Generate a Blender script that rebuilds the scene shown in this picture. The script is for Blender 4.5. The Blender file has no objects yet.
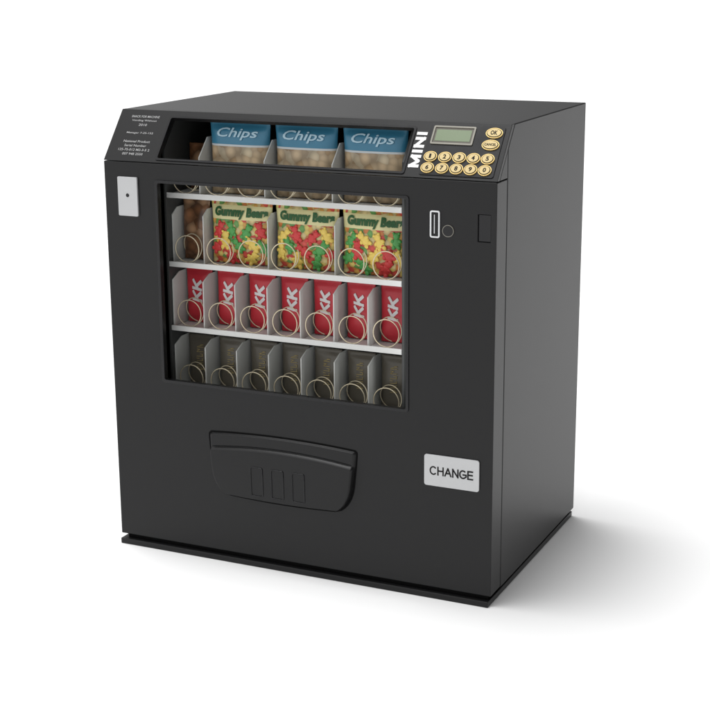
import bpy, bmesh, math, random
from mathutils import Matrix, Vector, noise
random.seed(4)
SC=bpy.context.scene; COL=SC.collection
W,D,H,Z1,S=0.66,0.4257,0.7202,0.6454,0.0603
L=math.hypot(S,H-Z1); EY,EZ=S/L,(H-Z1)/L
FM=Matrix(((1,0,0,0),(0,0,-1,0),(0,1,0,0),(0,0,0,1)))
SM=Matrix(((1,0,0,0),(0,EY,-EZ,0),(0,EZ,EY,Z1),(0,0,0,1)))
# ---------------------------------------------------------------- materials
def mat(name,col,rough=.5,metal=0,spec=.5,bump=0,bscale=800,var=0,vscale=3):
    m=bpy.data.materials.new(name); m.use_nodes=True; nt=m.node_tree; b=nt.nodes['Principled BSDF']
    b.inputs['Base Color'].default_value=(*col,1); b.inputs['Roughness'].default_value=rough
    b.inputs['Metallic'].default_value=metal; b.inputs['Specular IOR Level'].default_value=spec
    tc=nt.nodes.new('ShaderNodeTexCoord')
    if bump:
        n=nt.nodes.new('ShaderNodeTexNoise'); n.inputs['Scale'].default_value=bscale; n.inputs['Detail'].default_value=2
        nt.links.new(tc.outputs['Object'],n.inputs['Vector'])
        bp=nt.nodes.new('ShaderNodeBump'); bp.inputs['Strength'].default_value=bump; bp.inputs['Distance'].default_value=.0006
        nt.links.new(n.outputs['Fac'],bp.inputs['Height']); nt.links.new(bp.outputs['Normal'],b.inputs['Normal'])
    if var:
        n=nt.nodes.new('ShaderNodeTexNoise'); n.inputs['Scale'].default_value=vscale; n.inputs['Detail'].default_value=5
        nt.links.new(tc.outputs['Object'],n.inputs['Vector'])
        mr=nt.nodes.new('ShaderNodeMapRange'); mr.inputs['From Min'].default_value=.3; mr.inputs['From Max'].default_value=.7
        mr.inputs['To Min'].default_value=rough-var; mr.inputs['To Max'].default_value=rough+var
        nt.links.new(n.outputs['Fac'],mr.inputs['Value']); nt.links.new(mr.outputs['Result'],b.inputs['Roughness'])
    return m
def cells(name,cols,scale,rough=.4,bands=None,edge=.35):
    """small coloured pieces printed on a packet; bands = [(z0,z1,colour)] in object height"""
    m=mat(name,cols[0],rough); nt=m.node_tree; b=nt.nodes['Principled BSDF']; N=nt.nodes.new; K=nt.links.new
    tc=N('ShaderNodeTexCoord'); v=N('ShaderNodeTexVoronoi'); v.inputs['Scale'].default_value=scale
    K(tc.outputs['Object'],v.inputs['Vector'])
    sp=N('ShaderNodeSeparateColor'); K(v.outputs['Color'],sp.inputs['Color'])
    r=N('ShaderNodeValToRGB'); r.color_ramp.interpolation='CONSTANT'; e=r.color_ramp.elements
    while len(e)<len(cols): e.new(.5)
    for i,c in enumerate(cols): e[i].position=i/len(cols); e[i].color=(*c,1)
    K(sp.outputs['Red'],r.inputs['Fac'])
    dr=N('ShaderNodeMapRange'); dr.inputs['From Min'].default_value=.2; dr.inputs['From Max'].default_value=.75
    dr.inputs['To Min'].default_value=1; dr.inputs['To Max'].default_value=edge; K(v.outputs['Distance'],dr.inputs['Value'])
    mx=N('ShaderNodeMix'); mx.data_type='RGBA'; mx.blend_type='MULTIPLY'; mx.inputs['Factor'].default_value=1
    K(r.outputs['Color'],mx.inputs[6]); K(dr.outputs['Result'],mx.inputs[7]); out=mx.outputs[2]
    s=N('ShaderNodeSeparateXYZ'); K(tc.outputs['Object'],s.inputs['Vector'])
    for z0,z1,c in (bands or []):
        a=N('ShaderNodeMath'); a.operation='GREATER_THAN'; a.inputs[1].default_value=z0; K(s.outputs['Z'],a.inputs[0])
        d=N('ShaderNodeMath'); d.operation='LESS_THAN'; d.inputs[1].default_value=z1; K(s.outputs['Z'],d.inputs[0])
        q=N('ShaderNodeMath'); q.operation='MULTIPLY'; K(a.outputs[0],q.inputs[0]); K(d.outputs[0],q.inputs[1])
        mm=N('ShaderNodeMix'); mm.data_type='RGBA'; K(q.outputs[0],mm.inputs['Factor']); K(out,mm.inputs[6]); mm.inputs[7].default_value=(*c,1)
        out=mm.outputs[2]
    K(out,b.inputs['Base Color']); return m
M=dict(
 body=mat('black_powder_coat',(.0068,.0068,.0072),.36,0,.29,.12,1500),
 dark=mat('black_plastic',(.006,.006,.007),.25,0,.35,0,0,.05,20),
 gap=mat('gap_shade_black',(.003,.003,.003),.8,0,.1),  # near-black that paints the shade of open gaps
 liner=mat('dark_liner',(.045,.047,.046),.5,0,.3,.2,600),
 white=mat('white_enamel',(.58,.585,.57),.35,0,.4,.1,400),
 divider=mat('pale_divider',(.52,.53,.51),.4,0,.4,.1,400),
 brass=mat('brass_wire',(.60,.53,.38),.38,.35,.5,0,0,.08,60),
 gold=mat('gold_paint',(.72,.52,.20),.35,.5,.5),
 cream=mat('dull_gold_key',(.50,.39,.19),.4,.3,.4),
 silver=mat('brushed_steel',(.62,.63,.64),.42,.55,.5,.2,500,.08,40),
 plate=mat('silver_grey_plate',(.48,.485,.49),.4,.2,.4,.15,300,.08,30),
 ink=mat('black_ink',(.004,.004,.004),.6,0,.2),
 paint=mat('white_paint',(.8,.8,.8),.5),
 wprint=mat('white_print',(.60,.58,.58),.5),
 grey=mat('grey_paint',(.40,.40,.40),.5),
 lcd=mat('green_lcd',(.17,.22,.13),.25,0,.5,0,0,.03,20),
 bez=mat('grey_bezel',(.22,.21,.18),.4,.3,.4),
 red=mat('red_wrapper',(.46,.022,.035),.35,0,.45,.3,120),
 choc=mat('dark_wrapper',(.095,.085,.066),.35,0,.4,.3,120),
 bronze=mat('bronze_print',(.34,.27,.12),.5,.1),
 green=mat('green_print',(.006,.07,.012),.5),
 redp=mat('red_print',(.50,.03,.03),.4), greenp=mat('leaf_green_print',(.06,.28,.06),.4), yel=mat('yellow_print',(.68,.50,.10),.4),
 pale=mat('pale_print',(.40,.58,.68),.5))
M['gummy']=cells('gummy_packet',[(.55,.06,.04),(.64,.34,.07),(.12,.30,.07),(.66,.52,.14),(.60,.20,.05),(.64,.52,.24)],120,.35,[(.073,.095,(.62,.58,.30))],.6)
M['chips']=cells('crisp_packet',[(.50,.38,.24),(.60,.50,.34),(.42,.29,.16)],70,.35,[(.080,.2,(.035,.18,.29)),(.077,.080,(.50,.54,.56))],.5)
M['cookie']=cells('biscuit_packet',[(.24,.11,.05),(.16,.07,.03),(.34,.20,.11)],70,.35,None,.4)
# ---------------------------------------------------------------- mesh helpers
def box(bm,x0,x1,y0,y1,z0,z1,mi=0):
    v=[bm.verts.new(p) for p in ((x0,y0,z0),(x1,y0,z0),(x1,y1,z0),(x0,y1,z0),(x0,y0,z1),(x1,y0,z1),(x1,y1,z1),(x0,y1,z1))]
    for f in ((3,2,1,0),(4,5,6,7),(0,1,5,4),(1,2,6,5),(2,3,7,6),(3,0,4,7)):
        bm.faces.new([v[i] for i in f]).material_index=mi
def ext(bm,poly,z0,z1,Mx=Matrix(),mi=0):
    a=[bm.verts.new(Mx@Vector((x,y,z0))) for x,y in poly]; b=[bm.verts.new(Mx@Vector((x,y,z1))) for x,y in poly]
    n=len(poly); fs=[bm.faces.new(b),bm.faces.new(a[::-1])]
    for i in range(n): fs.append(bm.faces.new((a[i],a[(i+1)%n],b[(i+1)%n],b[i])))
    for f in fs: f.material_index=mi
PX=Matrix(((0,0,1,0),(1,0,0,0),(0,1,0,0),(0,0,0,1)))   # polygon (y,z) extruded along x
def rect(x0,x1,y0,y1): return [(x0,y0),(x1,y0),(x1,y1),(x0,y1)]
def rrect(x0,x1,y0,y1,r,n=6):
    o=[]
    for cx,cy,a in ((x1-r,y1-r,0),(x0+r,y1-r,90),(x0+r,y0+r,180),(x1-r,y0+r,270)):
        for i in range(n+1):
            t=math.radians(a+90*i/n); o.append((cx+r*math.cos(t),cy+r*math.sin(t)))
    return o
def ell(cx,cy,rx,ry,n=36): return [(cx+rx*math.cos(2*math.pi*i/n),cy+ry*math.sin(2*math.pi*i/n)) for i in range(n)]
def ring(bm,outer,inner,z0,z1,Mx,mi=0):
    n=len(outer); q=[[bm.verts.new(Mx@Vector((x,y,z))) for x,y in p] for p,z in ((outer,z0),(outer,z1),(inner,z1),(inner,z0))]
    for k in range(4):
        a,b=q[k],q[(k+1)%4]
        for i in range(n): bm.faces.new((a[i],a[(i+1)%n],b[(i+1)%n],b[i])).material_index=mi
def tube(bm,pts,r,n=6,mi=0):
    pts=[Vector(p) for p in pts]; rings=[]; up=Vector((0.13,.21,.97)).normalized()
    for i,p in enumerate(pts):
        t=(pts[min(i+1,len(pts)-1)]-pts[max(i-1,0)]).normalized()
        a=(up-t*up.dot(t)).normalized(); b=t.cross(a); up=a
        rings.append([bm.verts.new(p+a*r*math.cos(2*math.pi*k/n)+b*r*math.sin(2*math.pi*k/n)) for k in range(n)])
    for a,b in zip(rings,rings[1:]):
        for k in range(n):
            f=bm.faces.new((a[k],a[(k+1)%n],b[(k+1)%n],b[k])); f.material_index=mi; f.smooth=True
    bm.faces.new(rings[0][::-1]); bm.faces.new(rings[-1])
WORLD={}
def obj(name,bm,mats,parent=None,bevel=0,local=False,seg=2,normals=True):
    if normals: bmesh.ops.recalc_face_normals(bm,faces=bm.faces)
    me=bpy.data.meshes.new(name); bm.to_mesh(me); bm.free()
    for m in (mats if isinstance(mats,(list,tuple)) else [mats]): me.materials.append(m)
    o=bpy.data.objects.new(name,me); COL.objects.link(o)
    if parent:
        o.parent=parent
        if not local and parent.name in WORLD: o.matrix_parent_inverse=Matrix.Translation(-Vector(WORLD[parent.name]))
    if bevel:
        b=o.modifiers.new('bevel','BEVEL'); b.width=bevel; b.segments=seg; b.limit_method='ANGLE'; b.angle_limit=math.radians(35)
    return o
def carve(bm,cutters):
    """bm minus each cutter bmesh"""
    me=bpy.data.meshes.new('a'); bmesh.ops.recalc_face_normals(bm,faces=bm.faces); bm.to_mesh(me); bm.free()
    a=bpy.data.objects.new('a',me); COL.objects.link(a); tmp=[a]
    for c in cutters:
        bmesh.ops.recalc_face_normals(c,faces=c.faces); mc=bpy.data.meshes.new('c'); c.to_mesh(mc); c.free()
        oc=bpy.data.objects.new('c',mc); COL.objects.link(oc); tmp.append(oc)
        md=a.modifiers.new('b','BOOLEAN'); md.operation='DIFFERENCE'; md.solver='EXACT'; md.object=oc
    dg=bpy.context.evaluated_depsgraph_get(); r=bmesh.new(); r.from_mesh(a.evaluated_get(dg).to_mesh())
    for t in tmp: bpy.data.objects.remove(t)
    return r
def NB(): return bmesh.new()
def text(bm,s,cx,cy,w=None,h=None,Mx=Matrix(),z=0.0004,rot=0,mi=0,bold=0,shear=0,align='CENTER',warp=None,space=1):
    cu=bpy.data.curves.new('t','FONT'); cu.body=s; cu.size=1; cu.offset=bold; cu.shear=shear; cu.align_x=align; cu.resolution_u=3; cu.space_character=space
    t=bpy.data.objects.new('t',cu); COL.objects.link(t); dg=bpy.context.evaluated_depsgraph_get()
    me=bpy.data.meshes.new_from_object(t.evaluated_get(dg)); bpy.data.objects.remove(t)
    xs=[v.co.x for v in me.vertices]; ys=[v.co.y for v in me.vertices]
    x0,x1,y0,y1=min(xs),max(xs),min(ys),max(ys)
    sx=(w/(x1-x0)) if w else None; sy=(h/(y1-y0)) if h else None
    sx=sx or sy; sy=sy or sx
    R=Matrix.Rotation(rot,3,'Z'); vs=[]
    for v in me.vertices:
        p=R@Vector(((v.co.x-(x0+x1)/2)*sx,(v.co.y-(y0+y1)/2)*sy,0)); p.x+=cx; p.y+=cy; p.z=z
        if warp: p.z+=warp(p.x,p.y)
        vs.append(bm.verts.new(Mx@p))
    for p in me.polygons:
        try: bm.faces.new([vs[i] for i in p.vertices]).material_index=(mi(me.vertices[p.vertices[0]].co.x-x0,x1-x0) if callable(mi) else mi)
        except ValueError: pass
# plain grotesque capitals drawn as strokes: (advance, strokes); each stroke a list of points in a unit-high box
def arc(a0,a1,cx=.42,cy=.5,rx=.42,ry=.5,n=26): return [(cx+rx*math.cos(math.radians(a0+(a1-a0)*i/n)),cy+ry*math.sin(math.radians(a0+(a1-a0)*i/n))) for i in range(n+1)]
GL={'C':(.80,[arc(38,322)]),'H':(.70,[[(0,0),(0,1)],[(.70,0),(.70,1)],[(0,.53),(.70,.53)]]),
 'A':(.80,[[(0,0),(.40,1)],[(.80,0),(.40,1)],[(.14,.34),(.66,.34)]]),'N':(.70,[[(0,0),(0,1)],[(.70,0),(.70,1)],[(0,1),(.70,0)]]),
 'G':(.84,[arc(42,360-42,.42)+[(.84,.22),(.84,.47)],[(.46,.47),(.84,.47)]]),'E':(.62,[[(0,0),(0,1)],[(0,0),(.62,0)],[(0,.53),(.57,.53)],[(0,1),(.60,1)]]),
 'M':(.86,[[(0,0),(0,1)],[(.86,0),(.86,1)],[(0,1),(.43,0)],[(.43,0),(.86,1)]]),'I':(.0,[[(0,0),(0,1)]]),
 'K':(.66,[[(0,0),(0,1)],[(0,.36),(.64,1)],[(.22,.58),(.68,0)]])}
def strokes(bm,s,cx,cy,w,h,sw,gap,Mx,z,rot=0,warp=None,shear=0,mi=0):
    tot=sum(GL[c][0] for c in s)+gap*(len(s)-1); hh=h-sw; sc=(w-sw)/tot; x=0; k=0; R=Matrix.Rotation(rot,3,'Z')
    for c in s:
        for st in GL[c][1]:
            P=[Vector(((x+a)*sc-(w-sw)/2,b*hh-hh/2,0)) for a,b in st]; n=len(P)
            straight=n==2; d=(P[1]-P[0]).normalized()
            if straight:
                e=sw/2; P=[P[0]-d*e,P[1]+d*e]; P=[P[0].lerp(P[1],i/8) for i in range(9)]; n=9
            l=[];r=[]
            for i in range(n):
                t=(P[min(i+1,n-1)]-P[max(i-1,0)]).normalized(); nn=Vector((-t.y,t.x,0))*sw/2
                for q,lst in ((P[i]+nn,l),(P[i]-nn,r)):
                    q=Vector((q.x,max(-h/2,min(h/2,q.y)),0))
                    q.x+=q.y*shear; q=R@q; q.x+=cx; q.y+=cy; q.z=z+k*.00003+(warp(q.x,q.y) if warp else 0)
                    lst.append(bm.verts.new(Mx@q))
            for i in range(n-1): bm.faces.new((l[i],r[i],r[i+1],l[i+1])).material_index=mi
            k+=1
        x+=GL[c][0]+gap
def empty(name,loc,label,cat,group=None):
    o=bpy.data.objects.new(name,None); COL.objects.link(o); o.location=loc; o['label']=label; o['category']=cat; o.empty_display_size=.05
    if group: o['group']=group
    WORLD[o.name]=loc; return o
# ---------------------------------------------------------------- ground
bm=NB(); box(bm,-150,150,-150,150,-.05,0)
fl=obj('floor',bm,mat('white_studio_floor',(.90,.90,.90),.6,0,.1)); fl['kind']='structure'
# ---------------------------------------------------------------- machine
VM=empty('vending_machine',(W/2,D/2,0),'black tabletop snack vending machine with slanted top panel, keypad and CHANGE plate','vending machine')
bm=NB(); box(bm,.002,W-.002,-.006,D-.002,0,.0095)
obj('base_plate',bm,M['body'],VM,.0012)
bm=NB(); box(bm,.010,W-.006,.006,D-.008,.0095,.0148); obj('base_gap_shade',bm,M['gap'],VM)  # set-back black block standing in for the dark gap above the base
# cabinet
def zb(y): return H-(S+.0108-y)*EZ/EY
bm=NB(); ext(bm,[(.0445,.0145),(D,.0145),(D,H),(S+.0108,H),(.0445,zb(.0445))],0,W,PX)
c=NB(); ext(c,[(-.05,.0265),(D-.012,.0265),(D-.012,H-.008),(-.05,H-.008)],.012,W-.012,PX)
obj('cabinet',carve(bm,[c]),M['body'],VM,.0015)
# header
WX0,WX1,WE0,WE1=.0965,.513,.0075,.083
hd=NB()
def layer(n,de):
    o=[hd.verts.new(SM@Vector((x,e+de,n))) for x,e in rect(0,W,0,L)]
    i=[hd.verts.new(SM@Vector((x,e,n))) for x,e in rect(WX0,WX1,WE0,WE1)]
    return o,i
fo,fi=layer(0,0); bo,bi=layer(-.008,.0064)
for k in range(4):
    j=(k+1)%4
    hd.faces.new((fo[k],fo[j],fi[j],fi[k])); hd.faces.new((bo[j],bo[k],bi[k],bi[j]))
    hd.faces.new((fo[j],fo[k],bo[k],bo[j])); hd.faces.new((fi[k],fi[j],bi[j],bi[k]))
for x0,x1 in ((0,.012),(W-.012,W)): ext(hd,[(.0112,Z1),(.0430,Z1),(.0430,zb(.0430))],x0,x1,PX)
HD=obj('header_panel',hd,M['body'],VM,.0010)
bm=NB(); ring(bm,rrect(WX0-.003,WX1+.003,WE0-.003,WE1+.003,.004),rrect(WX0+.0005,WX1-.0005,WE0+.0005,WE1-.0005,.003),.0002,.0014,SM)
obj('window_trim',bm,M['dark'],HD)
bm=NB()
lines=['SNACK FOR MACHINE','Vending Without','2010','','Manager 7-25-152','','National Product','Serial Number','125-75-012 M2-3-5 2','007 948 2550']
for i,s in enumerate(lines):
    if s: text(bm,s,.049,.083-i*.0077,len(s)*.0028+.004,.0042,SM,.0004,bold=.006)
obj('lettering',bm,M['grey'],HD)
bm=NB(); strokes(bm,'MINI',.5268,.0465,.060,.0165,.0050,.45,SM,.0004,rot=math.pi/2); obj('lettering',bm,M['paint'],HD)
# keypad
bm=NB(); ext(bm,rrect(.538,.6525,.005,.0905,.004),.0001,.0012,SM)
KP=obj('keypad',bm,M['dark'],VM,.0004)
bm=NB(); ring(bm,rrect(.5435,.6085,.0565,.0875,.002),rrect(.5460,.6060,.0590,.0850,.001),.0012,.0028,SM,0)
ext(bm,rect(.5460,.6060,.0590,.0850),.0012,.0016,SM,2); ext(bm,rect(.5490,.6030,.0625,.0815),.0016,.0019,SM,1)
obj('display',bm,[M['bez'],M['lcd'],M['choc']],KP)
def key(x,e,s,rx,ry,tw):
    bm=NB(); ext(bm,ell(x,e,rx,ry),.0012,.0030,SM,0); ext(bm,ell(x,e,rx-.0012,ry-.0012),.0030,.0033,SM,1)
    ext(bm,ell(x,e,rx-.0024,ry-.0022),.0033,.0040,SM,2)
    text(bm,s,x,e,tw,.0072 if len(s)<3 else .0042,SM,.0042,mi=1,bold=.03)
    k=obj('key',bm,[M['gold'],M['ink'],M['cream']],KP); k['label']='oval dull gold keypad key marked '+s
KX=[.5502,.5726,.5947,.6163,.6378]
for i,s in enumerate('12345'): key(KX[i],.0350,s,.0102,.0086,.0030 if s=='1' else .0048)
for i,s in enumerate('67890'): key(KX[i],.0162,s,.0102,.0086,.0048)
key(.6375,.0785,'OK',.0128,.0086,.0105); key(.6365,.0585,'CANCEL',.0132,.0086,.0180)
# door
GX0,GX1,GZ0,GZ1=.098,.5215,.295,.6145
bm=NB(); box(bm,0,W,0,.0430,.0160,Z1-.0012)
c1=NB(); ext(c1,rrect(GX0,GX1,GZ0,GZ1,.003),-.05,.05,FM)
c2=NB(); box(c2,.014,W-.014,.010,.06,.030,Z1+.03)
c3=NB(); ext(c3,rect(.632,.6515,.558,.598),-.004,.01,FM)
DR=obj('door',carve(bm,[c1,c2,c3]),M['body'],VM,.0013)
bm=NB(); ring(bm,rrect(GX0-.004,GX1+.004,GZ0-.004,GZ1+.004,.005),rrect(GX0+.0006,GX1-.0006,GZ0+.0006,GZ1-.0006,.003),.0002,.0018,FM)
obj('window_trim',bm,M['dark'],DR,.0004)
bm=NB(); ext(bm,rrect(.0265,.0625,.559,.621,.002),.0002,.0035,FM,0); ext(bm,ell(.0445,.592,.0030,.0030,20),.0035,.0040,FM,1)
obj('lock_plate',bm,[M['plate'],M['dark']],DR,.0006)
bm=NB(); ring(bm,rrect(.5590,.5742,.5600,.5995,.003),rrect(.5612,.5720,.5622,.5973,.0015),.0002,.0026,FM,0)
ext(bm,rect(.5612,.5720,.5622,.5973),.0002,.0006,FM,1); ext(bm,rect(.5650,.5662,.566,.5935),.0006,.0016,FM,0)
obj('coin_slot',bm,[M['silver'],M['body']],DR)
bm=NB(); ring(bm,ell(.5868,.571,.0088,.0088),ell(.5868,.571,.0078,.0078),.0002,.0020,FM,0); ext(bm,ell(.5868,.571,.0076,.0076),.0002,.0028,FM,1)
obj('coin_return_button',bm,[M['bez'],M['dark']],DR)
bm=NB(); ext(bm,rect(.6325,.651,.5585,.5975),-.0038,-.0015,FM); obj('latch_panel',bm,M['dark'],DR,.0006)
bm=NB(); ext(bm,rrect(.552,.640,.1815,.2305,.004),.0002,.0030,FM); CP=obj('change_plate',bm,M['plate'],VM,.0006)
bm=NB(); strokes(bm,'CHANGE',.596,.206,.070,.0140,.0022,.26,FM,.0032); obj('lettering',bm,M['ink'],CP)
# delivery flap
def sm(t): t=max(0,min(1,t)); return t*t*(3-2*t)
def flap_pt(u,v):
    r=0
    if v<.40: r=.026*(1-math.sqrt(max(0,1-(1-v/.40)**2)))
    if v>.94: r=.004*(1-math.sqrt(max(0,1-((v-.94)/.06)**2)))
    xl=.179+.011*(1-v)**1.5+r; xr=.4386-.013*(1-v)**1.5-r
    arch=1-(2*u-1)**2
    zt=.2175+.0050*arch; zbm=.116-.0030*arch
    vc=.80+.05*arch-.03
    crease=math.exp(-((v-vc)/.012)**2)*.0022*sm(min(u,1-u)/.05)
    prof=.0045+.0045*sm((vc-v)/.06)*1.0+.002*math.sin(math.pi*v)
    y=(prof-crease)*sm(min(u,1-u)/.014)*sm(v/.035)*sm((1-v)/.03)
    return xl+(xr-xl)*u, -(y+.0004), zbm+(zt-zbm)*v
bm=NB(); nu,nv=140,140; g=[[bm.verts.new(flap_pt(i/nu,j/nv)) for i in range(nu+1)] for j in range(nv+1)]
for j in range(nv):
    for i in range(nu): bm.faces.new((g[j][i],g[j][i+1],g[j+1][i+1],g[j+1][i])).smooth=True
FL=obj('delivery_flap',bm,M['body'],VM,normals=False)
out=[flap_pt(i/20,0) for i in range(21)]+[flap_pt(1,j/30) for j in range(1,31)]+[flap_pt(1-i/20,1) for i in range(1,21)]+[flap_pt(0,1-j/30) for j in range(1,30)]
poly=[(p[0],p[2]) for p in out]; cx=.309; cz=.168
bm=NB(); ring(bm,[(x+math.copysign(.0020,x-cx)*min(1,abs(x-cx)/.1),z+math.copysign(.0020,z-cz)) for x,z in poly],poly,.0002,.0010,FM); obj('flap_gap_shade',bm,M['gap'],FL)  # flat black ring drawn as the shaded groove around the flap
for x in (.2685,.3055,.3425):
    q=rrect(x-.0105,x+.0105,.124,.172,.003,4); q.append(q[0]); pts=[]
    for (a,b),(c,d) in zip(q,q[1:]):
        for t in range(4): pts.append((a+(c-a)*t/4,b+(d-b)*t/4))
    pts.append(q[0])
    bm=NB(); tube(bm,[(a,-(.0098+.002*math.sin(math.pi*(b-.114)/.107)),b) for a,b in pts],.0009,6); obj('ridge',bm,M['dark'],FL)
# interior
X0,CW=.0845,.0583; X1=X0+7*CW
for a,b in ((X0-.0045,X0-.0005),(X1+.0015,X1+.0055)):
    bm=NB(); ext(bm,[(.0465,.24),(.40,.24),(.40,.705),(.085,.705),(.0465,.66)],a,b,PX); obj('liner_wall',bm,M['liner'],VM,.0006)
bm=NB(); box(bm,X0,X1+.001,.395,.399,.24,.705); obj('back_liner',bm,M['liner'],VM)
SZ=[.589,.477,.371,.262]
bm=NB(); R0,pitch=.0218,.036; pts=[]
for i in range(int(7.5*30)+1):
    a=2*math.pi*i/30-math.pi/2; yy=.0565+.0010*min(i,30)/30+pitch*max(0,i-30)/30
    pts.append((R0*math.cos(a),yy,R0*math.sin(a)+R0))
tube(bm,pts,.00095,6); CO=None; coil_bm=bm
cols2=[(0,1)]+[(1,3),(3,5),(5,7)]
for r,z in enumerate(SZ):
    bm=NB(); box(bm,X0,X1+.001,.051,.392,z-.003,z); box(bm,X0,X1+.001,.0475,.0508,z-.0055,z+.003)
    sh=obj('shelf',bm,M['white'],VM,.0005); sh['label']=['top white shelf under the blue crisp packets','second white shelf from the top under the colourful sweet packets','third white shelf from the top under the red packets','lowest white shelf under the dark packets'][r]
    bounds=[0,1,3,5,7] if r<2 else list(range(8))
    for k in bounds[(1 if r==0 else 0):-1]:
        x=X0+k*CW+(.0012 if k==0 else 0); hh=.088 if r else .090; yf=.0535 if r!=1 else .060
        if r==0: prof=[(.0535,z+.0005),(.38,z+.0005),(.38,z+hh),(.082,z+hh),(.0535,z+.060)]
        else: prof=[(yf,z+.0005),(.38,z+.0005),(.38,z+hh),(.075,z+hh),(yf,z+hh-.010)]
        bm=NB(); ext(bm,prof,x-.0009,x+.0009,PX); obj('divider',bm,M['divider'],sh,.0003)
    for k in range(7):
        if CO is None:
            CO=obj('coil',coil_bm,M['brass'],sh,normals=False); o=CO
        else: o=CO.copy(); COL.objects.link(o)
        o.parent=sh; o.location=(X0+(k+.5)*CW,0,z+.0016)
# packets
def thick(u,v,d):
    e=max(0,1-abs(u)**3.2)**.55; t=math.sin(math.pi*min(1,max(0,(v-.07)/.86))) if .07<v<.93 else 0
    return d/2*e*max(0,t)**.4+.0006
def bagf(w,h,d,sd,x,z):
    u=max(-1,min(1,x/(w/2))); v=z/h
    t=thick(u,v,d); wr=noise.noise(Vector((x*40+sd*7,z*34,sd)))*.0018*min(1,t/(d*.3))
    wr+=math.sin(x*900)*.0002 if not .07<v<.93 else 0
    return t+wr
def packet(name,loc,w,h,d,sd,mt,label,cat,group,rz=0,serr=True):
    T=empty(name,loc,label,cat,group); T.rotation_euler.z=rz
    bm=NB(); nx,nz=28,28; F=[];B=[]
    for j in range(nz+1):
        z=h*j/nz; a=[];b=[]
        for i in range(nx+1):
            u=2*i/nx-1; x=u*w/2*(1-.04*math.sin(math.pi*j/nz)); t=bagf(w,h,d,sd,u*w/2,z)
            if i in(0,nx): t=.0003
            zz=z+(.0008*(i%2) if j in (0,nz) and serr else 0)
            a.append(bm.verts.new((x,-t,zz))); b.append(bm.verts.new((x,t,zz)))
        F.append(a);B.append(b)
    for j in range(nz):
        for i in range(nx):
            bm.faces.new((F[j][i],F[j][i+1],F[j+1][i+1],F[j+1][i])).smooth=True
            bm.faces.new((B[j][i+1],B[j][i],B[j+1][i],B[j+1][i+1])).smooth=True
    for j in range(nz):
        bm.faces.new((F[j][0],F[j+1][0],B[j+1][0],B[j][0])); bm.faces.new((F[j+1][nx],F[j][nx],B[j][nx],B[j+1][nx]))
    for i in range(nx):
        bm.faces.new((F[0][i],B[0][i],B[0][i+1],F[0][i+1])); bm.faces.new((F[nz][i+1],B[nz][i+1],B[nz][i],F[nz][i]))
    obj('wrapper',bm,mt,T,local=True,normals=False)
    return T,(lambda x,z:bagf(w,h,d,sd,x,z)+.0008)
def blob(bm,cx,cz,rx,rz,rot,f,off,mi):
    n=20; c=bm.verts.new((cx,-(f(cx,cz)+off+.0012),cz)); R=[]
    for k,hh in ((.55,.0010),(.85,.0005),(1,-.0006)):
        vs=[]
        for i in range(n):
            a=2*math.pi*i/n; x=k*rx*math.cos(a); z=k*rz*math.sin(a)
            x,z=x*math.cos(rot)-z*math.sin(rot)+cx, x*math.sin(rot)+z*math.cos(rot)+cz
            vs.append(bm.verts.new((x,-(f(x,z)+off+hh),z)))
        R.append(vs)
    for i in range(n):
        j=(i+1)%n; fs=[bm.faces.new((c,R[0][i],R[0][j]))]+[bm.faces.new((a[i],b[i],b[j],a[j])) for a,b in zip(R,R[1:])]
        for q in fs: q.material_index=mi; q.smooth=True
def bear(bm,cx,cz,s,rot,f,mi,off):
    for k,(x,z,rx,rz,a) in enumerate(((0,0,.0066,.0084,0),(0,.0108,.0055,.0052,0),(-.0042,.0150,.0022,.0022,0),(.0042,.0150,.0022,.0022,0),
        (-.0058,.0028,.0036,.0026,.7),(.0058,.0028,.0036,.0026,-.7),(-.0040,-.0072,.0032,.0038,-.4),(.0040,-.0072,.0032,.0038,.4))):
        X=(x*math.cos(rot)-z*math.sin(rot))*s+cx; Z=(x*math.sin(rot)+z*math.cos(rot))*s+cz
        blob(bm,X,Z,rx*s,rz*s,a+rot,f,off+.0001*k,mi)
ordn=['leftmost','second from left','third from left','middle','third from right','second from right','rightmost']
o3=['leftmost','middle','rightmost']
def colx(a,b): return X0+(a+b)/2*CW
# row 1
for i,(a,b) in enumerate(cols2[1:]):
    T,f=packet('snack_packet',(colx(a,b),.086,SZ[0]+.001),.108,.116,.028,i,M['chips'],'%s of the three blue topped crisp packets on the top shelf'%o3[i],'crisp packet','blue crisp packets on the top shelf')
    bm=NB(); text(bm,'Chips',0,.0965,.072,.0185,FM,0.0008,bold=.014,shear=.25,warp=f); obj('lettering',bm,M['pale'],T,local=True,normals=False)
packet('snack_packet',(colx(0,1)+.001,.115,SZ[0]+.001),.050,.074,.024,9,M['cookie'],'small brown packet at the left end of the top shelf','snack packet',None)
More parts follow.
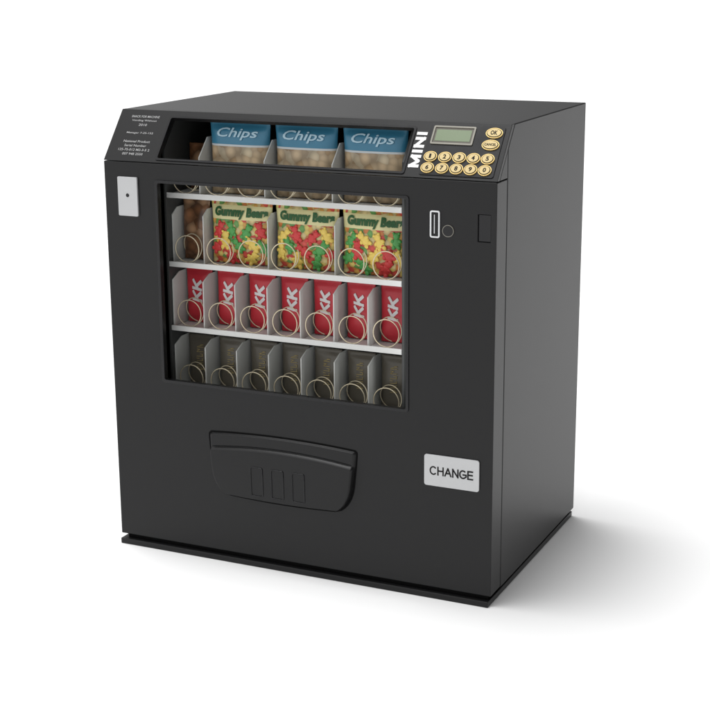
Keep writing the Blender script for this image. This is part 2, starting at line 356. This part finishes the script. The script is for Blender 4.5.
# row 2
for i,(a,b) in enumerate(cols2[1:]):
    T,f=packet('sweet_packet',(colx(a,b)+.001,.083,SZ[1]+.001),.111,.104,.026,i+20,M['gummy'],'%s of the three red, yellow and green sweet packets on the second shelf'%o3[i],'sweet packet','colourful sweet packets on the second shelf')
    bm=NB(); text(bm,'Gummy Bears',.003,.0835,.095,.0190,FM,0.0009,bold=.06,warp=f)
    obj('lettering',bm,[M['green']],T,local=True,normals=False)
    bm=NB(); random.seed(30+i)
    for k,(x,z) in enumerate(((-.037,.053),(-.012,.055),(.014,.052),(.039,.055),(-.025,.036),(.027,.034),(-.043,.026),(.001,.030),(.046,.028),(-.016,.012),(.018,.010))):
        bear(bm,x,z,.95+.2*random.random(),random.uniform(-1.0,1.0),f,(k*2+i)%3 if k%2 else (k+i)%3,.0002+.0006*(k%3))
    obj('emblem',bm,[M['redp'],M['yel'],M['greenp']],T,local=True,normals=False)
packet('snack_packet',(colx(0,1)+.001,.090,SZ[1]+.001),.050,.098,.024,31,M['cookie'],'brown mottled packet at the left end of the second shelf beside the sweets','snack packet',None)
# rows 3, 4
for k in range(7):
    T,f=packet('chocolate_packet',(colx(k,k+1)+.001,.092,SZ[2]+.001),.049,.092,.014,k+40,M['red'],'%s of the seven red chocolate packets on the third shelf'%ordn[k],'chocolate packet','red chocolate packets on the third shelf')
    bm=NB(); strokes(bm,'KK',-.001,.055,.036,.0185,.0046,.30,FM,0.0005,rot=math.pi/2,warp=f,shear=.18); obj('lettering',bm,M['wprint'],T,local=True,normals=False)
    T,f=packet('bar_packet',(colx(k,k+1)+.001,.092,SZ[3]+.001),.049,.088,.014,k+60,M['choc'],'%s of the seven dark bar packets with bronze print on the lowest shelf'%ordn[k],'snack bar','dark bar packets on the lowest shelf')
    bm=NB(); random.seed(5)
    for q in range(6):
        z0=.030+q*.0075
        for st in ([(-.006,z0),(.006,z0+.0005)],[(random.choice((-.006,-.001,.005)),z0+.0005),(random.choice((-.005,0,.005)),z0+.0045)],[(.000,z0+.0042),(.006,z0+.004)] if q%2 else [(-.006,z0+.0042),(-.001,z0+.004)]):
            (a,b),(c_,d)=st; tube(bm,[(a+(c_-a)*t/5,-(f(a+(c_-a)*t/5,b+(d-b)*t/5)),b+(d-b)*t/5) for t in range(6)],.0006,5)
    obj('emblem',bm,M['bronze'],T,local=True)
# ---------------------------------------------------------------- light
w=bpy.data.worlds.new('World'); SC.world=w; w.use_nodes=True; nt=w.node_tree
bg=nt.nodes['Background']; tc=nt.nodes.new('ShaderNodeTexCoord'); dp=nt.nodes.new('ShaderNodeVectorMath'); dp.operation='DOT_PRODUCT'
dp.inputs[1].default_value=Vector((-.78,-.45,.30)).normalized(); nt.links.new(tc.outputs['Generated'],dp.inputs[0])
mr=nt.nodes.new('ShaderNodeMapRange'); mr.interpolation_type='SMOOTHSTEP'; mr.inputs['From Min'].default_value=-.5; mr.inputs['From Max'].default_value=.75
mr.inputs['To Min'].default_value=.10; mr.inputs['To Max'].default_value=1.22
nt.links.new(dp.outputs['Value'],mr.inputs['Value']); nt.links.new(mr.outputs['Result'],bg.inputs[0]); bg.inputs[1].default_value=1.0
def lamp(kind,dirv,st,**k):
    l=bpy.data.lights.new('lamp',kind); l.energy=st
    for a,v in k.items(): setattr(l,a,v)
    o=bpy.data.objects.new('lamp',l); COL.objects.link(o)
    o.rotation_euler=Vector(dirv).to_track_quat('-Z','Y').to_euler(); return o
lamp('SUN',(.21,.0,-.97),2.15,angle=math.radians(27))
o=lamp('AREA',(-.8,.6,0),.11,shape='RECTANGLE',size=.012,size_y=.30); o.location=(.538,.027,.455)   # added fill lamp hidden behind the door frame, brightens the shelves
# ---------------------------------------------------------------- camera
az,el,ro=-0.43688,-0.25504,-0.00734
f=Vector((math.cos(el)*math.sin(az),math.cos(el)*math.cos(az),math.sin(el))); r=f.cross(Vector((0,0,1))).normalized(); u=r.cross(f)
r2=r*math.cos(ro)+u*math.sin(ro); u2=-r*math.sin(ro)+u*math.cos(ro)
cd=bpy.data.cameras.new('camera'); cm=bpy.data.objects.new('camera',cd); COL.objects.link(cm)
mw=Matrix((r2,u2,-f)).transposed().to_4x4(); mw.translation=Vector((1.37474,-2.00775,0.94886)); cm.matrix_world=mw
cd.sensor_width=36; cd.lens=36*1514.8/710; cd.clip_end=1000; SC.camera=cm
SC.view_settings.view_transform='Standard'; SC.view_settings.look='None'; SC.view_settings.exposure=0
